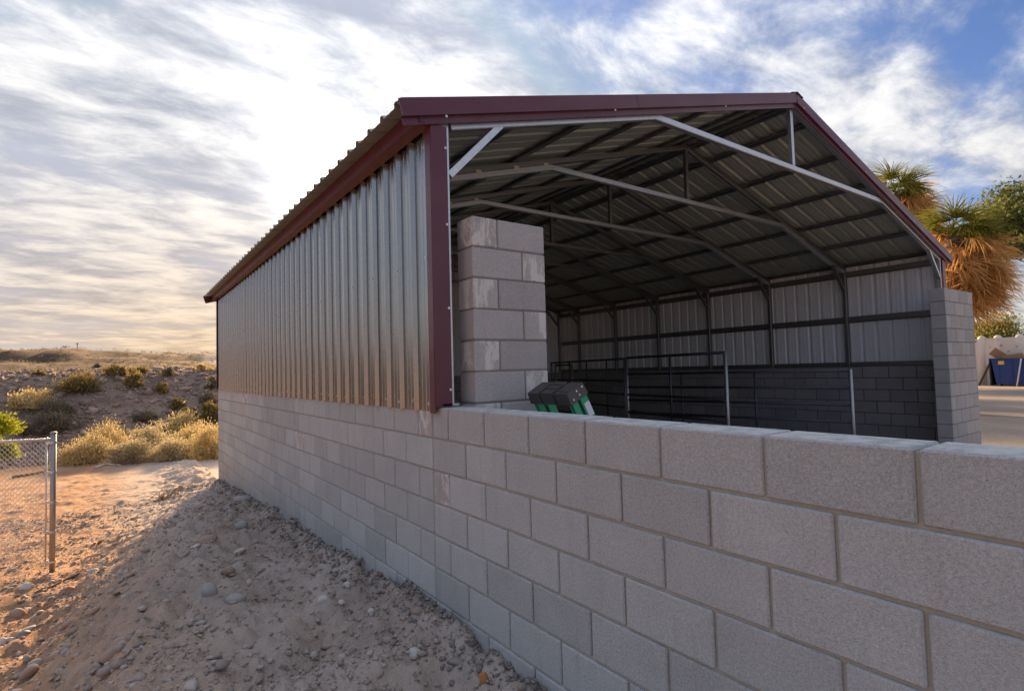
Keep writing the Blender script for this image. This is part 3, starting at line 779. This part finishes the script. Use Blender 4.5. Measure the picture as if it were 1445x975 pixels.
# broken stick and dry twigs
def stick(name, label, pts, r, cat='stick', mat=None):
    P = [ground_at(*q) for q in pts]; P = [p+np.array((0, 0, r*.8)) for p in P]
    mb = MB(); n = len(P); mb.tube(P, [r*(1-.5*i/max(1, n-1)) for i in range(n)], 7); tag(link(name, mb.mesh(name, True), mat or M_WOOD), label, cat)
stick('stick', 'dark broken stick lying across the sunlit edge of the dirt bank', [(52, 838), (75, 829), (98, 817), (122, 806)], .02)
stick('plank', 'short weathered plank on the sunlit dirt right of the fence post', [(140, 768), (163, 760)], .03, 'plank')
stick('branch', 'long thin fallen branch on the yard seen through the fence', [(18, 674), (45, 670), (72, 664)], .03, 'branch')
stick('branch', 'bleached fallen branch lying below the golden brush', [(135, 661), (150, 656), (170, 658)], .035, 'branch', M_STPALE)
def twigs(name, label, u, v, spread, hgt_, n, r=.004, mat=M_DRYWOOD):
    b = ground_at(u, v); mb = MB()
    for i in range(n):
        a = random.uniform(0, 6.28); e = random.uniform(.1, 1.2); L = spread*random.uniform(.4, 1)
        p = b+np.array((random.gauss(0, spread*.2), random.gauss(0, spread*.2), .01)); pts = [p]
        for k in range(3):
            a += random.gauss(0, .5); p = p+L/3*np.array((math.cos(a)*math.cos(e), math.sin(a)*math.cos(e), math.sin(e)*hgt_)); e *= .7; pts.append(p)
        mb.tube(pts, [r, r*.8, r*.6, r*.3], 4, False)
    tag(link(name, mb.mesh(name), mat), label, 'twigs')
twigs('dry_twigs', 'tangle of dry brown twigs on the shoulder of the dirt bank', 232, 705, .55, .8, 40, .006)
twigs('dry_twigs', 'bare dead twigs in front of the golden brush', 185, 655, .8, .9, 46, .007)

# ---------------------------------------------------------------- brush
def foliage(name, C, rad, nclump, nleaf, ls, mat, dome=.15, asp=.35, up_bias=.6, spread=.26):
    """leaf blades gathered in clumps through an uneven dome; C is the ground point"""
    cl = []
    while len(cl) < nclump:
        q = RNG.uniform(-1, 1, 3); q[2] = abs(q[2]); d = np.linalg.norm(q)
        if d > 1 or d < .35: continue
        cl.append(q*RNG.uniform(.75, 1.12))
    cl = np.array(cl)*np.array(rad); k = RNG.integers(0, nclump, nleaf)
    cs_ = (min(rad)*spread)*RNG.uniform(.6, 1.25, nclump)
    P = cl[k]+RNG.normal(0, 1, (nleaf, 3))*cs_[k][:, None]*np.array((1, 1, .8)); P[:, 2] = np.abs(P[:, 2])+.01
    d = P/np.linalg.norm(P, axis=1, keepdims=True)*.7+RNG.normal(0, .6, (nleaf, 3)); d[:, 2] += up_bias
    d /= np.linalg.norm(d, axis=1, keepdims=True)
    s = np.cross(d, RNG.normal(0, 1, (nleaf, 3))); s /= np.linalg.norm(s, axis=1, keepdims=True)
    L = ls*RNG.uniform(.6, 1.4, nleaf)[:, None]
    V = np.stack([P-d*L*.5, P+s*L*asp*.5, P+d*L*.5, P-s*L*asp*.5], 1)+np.array(C)
    return tri_mesh(name, V.reshape(-1, 3), np.arange(nleaf*4).reshape(-1, 4)), cl
def bush(name, label, C, rad, nclump, nleaf, ls, mat, cat='bush', group=None, asp=.35, stems=True):
    C = np.array(C, float); t = thing(name, label, cat, C, group)
    m, cl = foliage('foliage', C, rad, nclump, nleaf, ls, mat, asp=asp); link('foliage', m, mat, t)
    if stems:
        mb = MB()
        for q in cl[:26]: 
            mid = q*np.array((.35, .35, .55)); mb.tube([C+np.array((0, 0, -.03)), C+mid, C+q], [.014*rad[2]+.003, .009*rad[2]+.002, .002], 4, False)
        link('stems', mb.mesh('stems'), M_DRYWOOD, t)
    return t
def pix_bush(u, vb, wpx, hpx, mat, label, dens=1.0, name='desert_bush', depth_k=.9, cat='bush', asp=.3, ls=None):
    p = ground_at(u, vb); dep = (p-CAM) @ fw
    w = wpx/F*dep/2; h = hpx/F*dep
    p = p+np.array([fw[0], fw[1], 0])*w*.4; p[2] = hgt(p[0], p[1])
    area = wpx*hpx
    return bush(name, label, p, (w*.95, w*.95*depth_k, h*.9), int(np.clip(area/60, 14, 70)), int(np.clip(area*2.2*dens, 500, 16000)), ls or max(.05, min(.16, 4.2/F*dep)), mat, cat, 'desert bushes on the slope and yard', asp)
# row of golden brush at the foot of the hill
for u, vb, w, h, l in [
    (112, 655, 66, 46, 'golden dry bush at the left end of the brush row near the fence post'),
    (140, 644, 62, 58, 'rounded golden bush second from the left in the brush row'),
    (178, 653, 60, 40, 'low golden bush with bare twigs near the middle of the brush row'),
    (205, 642, 54, 56, 'tall rounded golden bush in the middle of the brush row'),
    (238, 650, 64, 44, 'broad low golden bush right of the middle of the brush row'),
    (262, 638, 58, 50, 'golden bush standing a little behind the right half of the brush row'),
    (294, 648, 62, 60, 'golden bush in the brush row touching the block wall corner')]:
    pix_bush(u, vb, w, h*.82, random.choice((M_GOLD, M_GOLD, M_GOLD2)), l, 1.9, ls=.06, asp=.32)
for u, vb, w, h, m_, l in [
    (252, 612, 50, 26, M_GOLD, 'paler golden bush on the slope just behind the brush row'),
    (222, 620, 30, 14, M_GREYB, 'small grey bush peeking over the brush row'),
    (296, 596, 30, 32, M_OLIVE, 'straggly yellow bush beside the far corner of the wall'),
    (101, 556, 52, 28, M_OLIVE, 'spreading olive creosote bush on the crest left of the mound'),
    (122, 556, 24, 12, M_GREYB, 'low grey shrub right of the spreading olive bush'),
    (157, 530, 30, 15, M_OLIVE, 'yellow olive bush on the skyline crest in the middle'),
    (183, 546, 24, 24, M_OLIVE, 'upright olive bush just right of the crest middle'),
    (198, 527, 22, 11, M_OLIVE, 'small olive shrub on the crest behind the upright bush'),
    (233, 532, 18, 14, M_GREYB, 'small dark shrub on the right crest'),
    (226, 556, 16, 16, M_OLIVE, 'thin olive shrub right of centre on the slope'),
    (285, 524, 32, 11, M_GOLD, 'long golden shrub on the crest next to the shed'),
    (299, 550, 18, 22, M_GREYB, 'grey round shrub touching the shed edge on the slope'),
    (247, 578, 20, 17, M_OLIVE, 'dull olive shrub on the lower right slope'),
    (290, 572, 26, 16, M_GREYB, 'dark grey shrub low on the slope near the shed'),
    (266, 592, 26, 16, M_OLIVE, 'brown olive shrub above the brush row on the right'),
    (199, 596, 34, 15, M_GREYB, 'low grey sage clump alone on the bare slope'),
    (68, 614, 60, 30, M_GREYB, 'large grey green sage at the lower left of the slope'),
    (32, 616, 34, 14, M_GREYB, 'small sage behind the fence on the left'),
    (75, 590, 44, 22, M_GREYB, 'sage clump behind the large sage on the left'),
    (30, 580, 36, 26, M_GOLD, 'tan bush on the left slope above the lime tree'),
    (54, 577, 30, 22, M_GOLD, 'tan bush next to the left slope one, nearer the middle'),
    (50, 530, 18, 8, M_OLIVE, 'tiny olive shrub on the far left ridge'),
    (170, 612, 12, 7, M_GREYB, 'tiny grey tuft on the bare slope centre'),
    (135, 518, 10, 5, M_GREYB, 'tiny dark tuft on the pale far mound')]:
    pix_bush(u, vb, w, h, m_, l)
# far scrub dots on the ridge: one uncountable mass
X = RNG.uniform(-70, 40, 6000); Y = 34+RNG.uniform(0, 1, 6000)**1.5*180; P = np.stack([X, Y, height(X, Y)], 1)
n = len(P); k = 26
dirs = RNG.normal(0, 1, (n, k, 3)); dirs[..., 2] = np.abs(dirs[..., 2]); dirs /= np.linalg.norm(dirs, axis=2, keepdims=True)
r_ = RNG.uniform(.15, .5, (n, 1, 1)); c = P[:, None]+dirs*r_*RNG.uniform(.4, 1, (n, k, 1)); s = RNG.normal(0, .16, (n, k, 3, 3))*(r_[..., None]*.6+.1)
V = (c[:, :, None]+s).reshape(-1, 3)
tag(link('far_scrub', tri_mesh('far_scrub', V, np.arange(len(V)).reshape(-1, 3)), M_GREYB), 'scattered scrub over the far desert ridge', 'scrub', kind='stuff')
# lime green young tree behind the fence
c = ground_at(-28, 672)
lt = thing('lime_tree', 'bright lime green young tree at the left picture edge behind the fence', 'tree', c)
dep = (c-CAM) @ fw
mb = MB(); mb.tube([c, c+np.array((.05, 0, .5)), c+np.array((0, .05, 1.2))], [.05, .04, .02], 7); 
for i in range(12):
    a = i*2.4; mb.tube([c+np.array((0, 0, .4+.06*i)), c+np.array((math.cos(a)*.5, math.sin(a)*.5, .8+.08*i))], [.018, .005], 5)
link('trunk', mb.mesh('trunk', True), M_BARK, lt)
for (u, v, w, h) in ((-6, 596, 48, 34), (-4, 634, 44, 26), (-36, 600, 50, 60)):
    q = at(u, v+h*.5, dep); m, _ = foliage('crown', q, (w/F*dep*.5, w/F*dep*.5, h/F*dep*.9), 30, 3200, .10, M_LIME, asp=.28); link('crown', m, M_LIME, lt)

# ---------------------------------------------------------------- chain link fence
fp = ground_at(73.5, 806); fd = (fp-CAM) @ fw
topz = at(76.5, 612, fd)[2]
fdir = -CR.copy(); fdir[2] = 0; fdir = fdir+np.array([-fw[0], -fw[1], 0])*.12; fdir /= np.linalg.norm(fdir)
M_FENCEPOST = material('weathered_galvanised_pipe', galv((.42, .41, .39), .5, 40))
fence = thing('chain_link_fence', 'galvanised chain link fence ending at a round steel post in the dirt yard', 'fence', fp)
mb = MB(); q = np.array((fp[0], fp[1], 0)); mb.tube([q+(0, 0, fp[2]-.1), q+(0, 0, topz)], .030, 14); mb.tube([q+(0, 0, topz), q+(0, 0, topz+.012), q+(0, 0, topz+.022)], [.036, .036, .012], 14)
link('post', mb.mesh('post', True), M_FENCEPOST, fence)
zt = topz-.075; FLN = 3.2
mb = MB(); mb.tube([q+fdir*.03+(0, 0, zt), q+fdir*FLN+(0, 0, zt-.03)], .017, 10); link('top_rail', mb.mesh('top_rail', True), M_GALV, fence)
mb = MB(); mb.tube([q+fdir*.075+(0, 0, fp[2]+.06), q+fdir*.075+(0, 0, zt+.03)], .009, 8); link('tension_bar', mb.mesh('tension_bar', True), M_GALV, fence)
for k in range(5):
    z = fp[2]+.12+k*(zt-fp[2]-.16)/4; mb = MB(); mb.tube([q+(0, 0, z-.013), q+(0, 0, z+.013)], .037, 14); mb.beam(q+fdir*.03+(0, 0, z), q+fdir*.085+(0, 0, z), .02, .026); link('tension_band', mb.mesh('tension_band'), M_GALV, fence)
mb = MB(); PD = .062; hgt_f = zt-(fp[2]+.05); nz = int(hgt_f/(PD*.5))
side = np.cross(fdir, (0, 0, 1.0))
for i in range(int((FLN-.08)/PD)):
    pts = []
    for k in range(nz+1):
        off = (i+(.5 if k % 2 else -.02))*PD; pts.append(q+fdir*(.08+off)+side*(.006 if k % 2 else -.006)+np.array((0, 0, zt+.02-k*PD*.5)))
    mb.tube(pts, .0029, 4, False)
    pts2 = [p+fdir*(PD*(-.5 if k % 2 else .5))*0+fdir*(PD*.5)*(-1 if k % 2 else 1)*0 for k, p in enumerate(pts)]
tag(link('wire_mesh', mb.mesh('wire_mesh'), M_GALV, fence), kind='stuff')
# second family of wires crossing the first
mb = MB()
for i in range(int((FLN-.08)/PD)):
    pts = []
    for k in range(nz+1):
        off = (i+(.48 if k % 2 else 1.0))*PD; pts.append(q+fdir*(.08+off)+side*(-.006 if k % 2 else .006)+np.array((0, 0, zt+.02-k*PD*.5)))
    mb.tube(pts, .0029, 4, False)
tag(link('wire_mesh', mb.mesh('wire_mesh'), M_GALV, fence), kind='stuff')

# far utility pole on the ridge
d_ = ray(109, 497); pu = CAM+d_*150; pu[2] = hgt(pu[0], pu[1])
pole = thing('utility_pole', 'tiny utility pole standing on the far ridge against the sky', 'pole', pu)
mb = MB(); mb.tube([pu, pu+(0, 0, 3.4)], .10, 6); link('pole', mb.mesh('pole'), M_WOOD, pole)
mb = MB(); mb.beam(pu+CR*-.5+(0, 0, 3.1), pu+CR*.5+(0, 0, 3.1), .1, .1); link('crossarm', mb.mesh('crossarm'), M_WOOD, pole)

# ---------------------------------------------------------------- right side: palms, tree, wall, dumpster
def fan(dead, seed):
    rs = np.random.default_rng(seed); mb = MB(); pet = .45 if not dead else .35
    mb.tube([(0, 0, 0), (pet*.5, 0, .02), (pet, 0, 0)], [.016, .012, .010], 4, False)
    n = 34; sp = 2.0 if not dead else 1.25
    for i in range(n):
        a = (i/(n-1)-.5)*2*sp*.75+rs.normal(0, .05); L = (.95-.2*abs(i/(n-1)-.5))*rs.uniform(.8, 1.12)
        dr = (.5 if not dead else .7)*rs.uniform(.5, 1.5); sway = rs.normal(0, .10 if not dead else .22)
        vs = []; m = 6
        for k in range(m+1):
            t = k/m; x = pet+math.cos(a)*L*t; y = math.sin(a)*L*t+sway*t*t; z = -dr*t**2.4*L+.04*math.sin(a*9)*t+rs.normal(0, .008)
            w = (.023 if dead else .017)*(1-t)**.6*(.35+min(1, t*3)*.65)
            nx_, ny_ = -math.sin(a), math.cos(a); vs += [(x+nx_*w, y+ny_*w, z), (x-nx_*w, y-ny_*w, z)]
        mb.add(vs, [(2*k, 2*k+1, 2*k+3, 2*k+2) for k in range(m)])
    return mb.mesh('dead_frond' if dead else 'frond')
FG = [fan(False, s) for s in range(4)]; FDd = [fan(True, 20+s) for s in range(5)]
for m in FG: m.materials.append(M_PALM)
for m in FDd: m.materials.append(M_PALMDEAD)
def palm(label, u, v_crown, depth, v_skirt, wid, ng, nd):
    c = at(u, v_crown, depth); gz = -1.4; base = np.array((c[0], c[1], gz))
    t = thing('palm_tree', label, 'palm tree', base, 'palms behind the shed')
    mb = MB(); mb.tube([base, base+(0, 0, 1.0), c+(0, 0, -.1)], [.34, .28, .22], 12); link('trunk', mb.mesh('trunk', True), M_BARK, t)
    zb = at(u, v_skirt, depth)[2]
    wind = CR*.7
    def place(mesh, nm, p, az, el, roll, sc):
        d = np.array((math.cos(az)*math.cos(el), math.sin(az)*math.cos(el), math.sin(el)))+wind*.5; d /= np.linalg.norm(d)
        x = Vector(d); z = Vector((0, 0, 1)); y = z.cross(x).normalized(); z = x.cross(y)
        Mx = Matrix((x, y, z)).transposed() @ Matrix.Rotation(roll, 3, 'X')
        o = link(nm, mesh, None, t); o.matrix_basis = Matrix.Translation(Vector(p)) @ Mx.to_4x4() @ Matrix.Scale(sc, 4)
    for i in range(ng):
        place(FG[i % 4], 'frond', c+(0, 0, random.uniform(-.1, .15)), i*2.4, random.uniform(-.25, .95), random.gauss(0, .4), random.uniform(.75, 1.05)*wid)
    for i in range(nd):
        k = random.random(); z = c[2]+.05+(zb+.5-c[2])*k
        place(FDd[i % 5], 'dead_frond', np.array((c[0], c[1], z))+np.array((math.cos(i*2.4), math.sin(i*2.4), 0))*.22, i*2.4, .15-1.15*random.random(), random.gauss(0, .7), random.uniform(.7, 1.1)*wid)
    return t
palm('palm with drooping orange dead fronds beside the right roof end', 1345, 330, 16, 440, 1.05, 30, 120)
palm('farther palm whose green top shows just above the roof slope', 1262, 272, 19.5, 350, 1.05, 28, 80)

def tree(label, base, crown, rad, nleaf, ls, mat, lean=(0, 0, 0)):
    t = thing('leafy_tree', label, 'tree', base); base = np.array(base); crown = np.array(crown)
    mb = MB(); mid = base+(crown-base)*.5+np.array(lean); mb.tube([base, mid, crown], [.22, .16, .08], 9); link('trunk', mb.mesh('trunk', True), M_BARK, t)
    m, cl = foliage('crown', crown-np.array((0, 0, rad[2]*.35)), rad, 60, nleaf, ls, mat, asp=.6, up_bias=0, spread=.17)
    link('crown', m, mat, t)
    mb = MB()
    for q_ in cl[:30]: mb.tube([mid+(crown-mid)*random.uniform(.1, .9), crown-np.array((0, 0, rad[2]*.35))+q_], [.04, .008], 5, False)
    link('limbs', mb.mesh('limbs'), M_BARK, t)
    return t
c = at(1474, 325, 24)
tree('broadleaf tree cut by the right picture edge above the pale wall', (c[0]+.6, c[1]-1.2, -1.4), c, (3.2, 3.2, 2.6), 34000, .14, M_TREE)

for x_, y_, h_, l in ((18.2, 12.2, 3.0, 'nearest of the shade trees hidden behind the shed'), (25.5, 13.6, 3.2, 'middle shade tree hidden behind the shed'), (34.5, 15.6, 3.4, 'farthest shade tree hidden behind the shed')):
    o = tree(l, (x_, y_, -1.4), (x_+.3, y_, h_-.6), (3.8, 2.2, 1.5), 6000, .26, M_TREE); o['group'] = 'shade trees behind the shed'
gp = ground_at(1410, 547)                       # foot of the pale wall and dumpster
gp = pl(1410, 545, 2, -1.4); dw = (gp-CAM) @ fw
def onwall(u, z=-1.4, dd=0.0):
    # a wall running along Y through the foot point, dd metres farther in X
    return pl(u, 520, 0, gp[0]+dd)
wx = gp[0]+1.6
ya, yb = pl(1372, 520, 0, wx)[1], pl(1443, 520, 0, wx)[1]
hw = at(1410, 478, dw*1.04)[2]
sw = thing('stucco_wall', 'pale stucco garden wall with rounded pillars behind the blue dumpster', 'wall', (wx, (ya+yb)/2, -1.4))
mb = MB(); mb.box(wx, wx+.25, yb, ya+3, -1.45, hw); link('wall_body', mb.mesh('wall_body'), M_STUCCO, sw)
for u in (1387, 1410, 1441):
    y = pl(u, 520, 0, wx)[1]; mb = MB(); mb.tube([(wx+.12, y, -1.45), (wx+.12, y, hw+.08), (wx+.12, y, hw+.16), (wx+.12, y, hw+.21)], [.2, .2, .15, .05], 14); link('pillar', mb.mesh('pillar', True), M_STUCCO, sw)
mb = MB(); mb.box(wx-.012, wx+.27, yb-.01, ya+3.01, hw, hw+.06); link('coping', mb.mesh('coping'), M_STUCCO, sw)
for k, (u, l) in enumerate(((1388, 'yellow green hedge behind the pale wall, half hidden by the block pillar'), (1412, 'yellow green hedge above the middle of the pale wall'), (1440, 'yellow green hedge above the right end of the pale wall'))):
    c = pl(u, 520, 0, wx+1.6); c[2] = -1.4
    t = thing('hedge_bush', l, 'hedge', c, 'hedge behind the pale wall')
    hh = at(u, 447, dw*1.10)[2]+1.4
    m, cl = foliage('foliage', c+np.array((0, 0, hh*.35)), (1.3, 1.5, hh*.62), 40, 5200, .17, M_HEDGE, asp=.45, up_bias=.2); link('foliage', m, M_HEDGE, t)
    mb = MB()
    for i in range(9): a = i*.7; mb.tube([c, c+np.array((math.cos(a)*.7, math.sin(a)*.7, hh*.7))], [.05, .015], 5, False)
    link('stems', mb.mesh('stems'), M_BARK, t)
# dumpster: long side faces the camera (-x)
dx = gp[0]+.15
y1 = pl(1399, 520, 0, dx)[1]; y0 = y1-2.3; zt_ = at(1410, 506, dw)[2]; zb_ = -1.4+.14
dm = thing('dumpster', 'dark blue steel dumpster on casters in front of the pale wall', 'dumpster', (dx+.6, (y0+y1)/2, -1.4))
mb = MB(); s_ = .16
mb.add([(dx+.05, y0+s_, zb_), (dx+1.2, y0+s_, zb_), (dx+1.2, y1-s_, zb_), (dx+.05, y1-s_, zb_), (dx, y0, zt_), (dx+1.25, y0, zt_), (dx+1.25, y1, zt_), (dx, y1, zt_),
        (dx+.05, y0+.05, zt_), (dx+1.2, y0+.05, zt_), (dx+1.2, y1-.05, zt_), (dx+.05, y1-.05, zt_), (dx+.1, y0+.2, zb_+.3), (dx+1.15, y0+.2, zb_+.3), (dx+1.15, y1-.2, zb_+.3), (dx+.1, y1-.2, zb_+.3)],
       [(0, 3, 2, 1), (0, 1, 5, 4), (1, 2, 6, 5), (2, 3, 7, 6), (3, 0, 4, 7), (4, 5, 9, 8), (5, 6, 10, 9), (6, 7, 11, 10), (7, 4, 8, 11), (8, 9, 13, 12), (9, 10, 14, 13), (10, 11, 15, 14), (11, 8, 12, 15), (12, 13, 14, 15)])
link('body', mb.mesh('body'), M_BLUE, dm)
mb = MB(); mb.beam((dx-.03, y0-.02, zt_-.03), (dx-.03, y1+.02, zt_-.03), .06, .07); link('rim', mb.mesh('rim'), M_BLUE, dm)
mb = MB(); mb.box(dx-.02, dx+1.2, y1+.03, y1+.09, zb_-.1, zt_+.02); link('lid', mb.mesh('lid'), M_DARK, dm)
for y in (y0+.35, y1-.35):
    mb = MB(); mb.tube([(dx+.2, y-.03, -1.33), (dx+.2, y+.03, -1.33)], .07, 12); link('caster', mb.mesh('caster', True), M_DARK, dm)
for y in np.linspace(y0+.3, y1-.3, 4):
    mb = MB(); mb.beam((dx+.035, y, zb_+.02), (dx-.012, y, zt_-.07), .05, .03, up=(1, 0, 0)); link('rib', mb.mesh('rib'), M_BLUE, dm)
mb = MB(); yl = pl(1413, 514, 0, dx)[1]; mb.beam((dx-.02, yl, zt_-.33), (dx-.035, yl, zt_-.13), .26, .006, up=(1, 0, 0)); link('sticker', mb.mesh('sticker'), M_YELLOW, dm)
def cbox(label, c, sx, sy, sz, rot):
    t = thing('cardboard_box', label, 'box', c, 'cardboard in the dumpster')
    def part(nm, a, b):
        mb = MB(); mb.box(a[0], b[0], a[1], b[1], a[2], b[2]); o = link(nm, mb.mesh(nm), M_CARD, t)
        o.matrix_parent_inverse = Matrix.Identity(4); return o
    part('side', (-sx, -sy, -sz), (sx, sy, sz)); part('flap', (-sx*.98, -sy*.99, sz+.003), (sx*.98, -sy*.02, sz+.015)); part('flap', (-sx*.98, sy*.02, sz+.004), (sx*.98, sy*.99, sz+.017))
    t.rotation_euler = rot
yc = lambda u: pl(u, 505, 0, dx+.5)[1]
cbox('brown cardboard box tilted up at the left end of the dumpster', (dx+.55, yc(1410), zt_+.18), .10, .40, .22, (R_(42), 0, .2))
cbox('flat brown cardboard box lying on top of the dumpster rubbish', (dx+.5, yc(1430), zt_+.02), .30, .42, .16, (R_(-8), .1, .1))
mb = MB(); a, b = pl(1382, 546, 0, dx+.9), pl(1398, 510, 0, dx+1.5); a[2] = -1.38; mb.beam(a, b, .05, .09); tag(link('plank', mb.mesh('plank'), M_WOOD), 'brown board leaning against the pale wall beside the dumpster', 'plank')
a, b = pl(1435, 545, 0, dx-.35), pl(1441, 506, 0, dx-.06); a[2] = -1.38
mb = MB(); mb.tube([a, b], .035, 8); tag(link('pole', mb.mesh('pole', True), M_STUCCO), 'pale pole leaning on the front of the blue dumpster', 'pole')
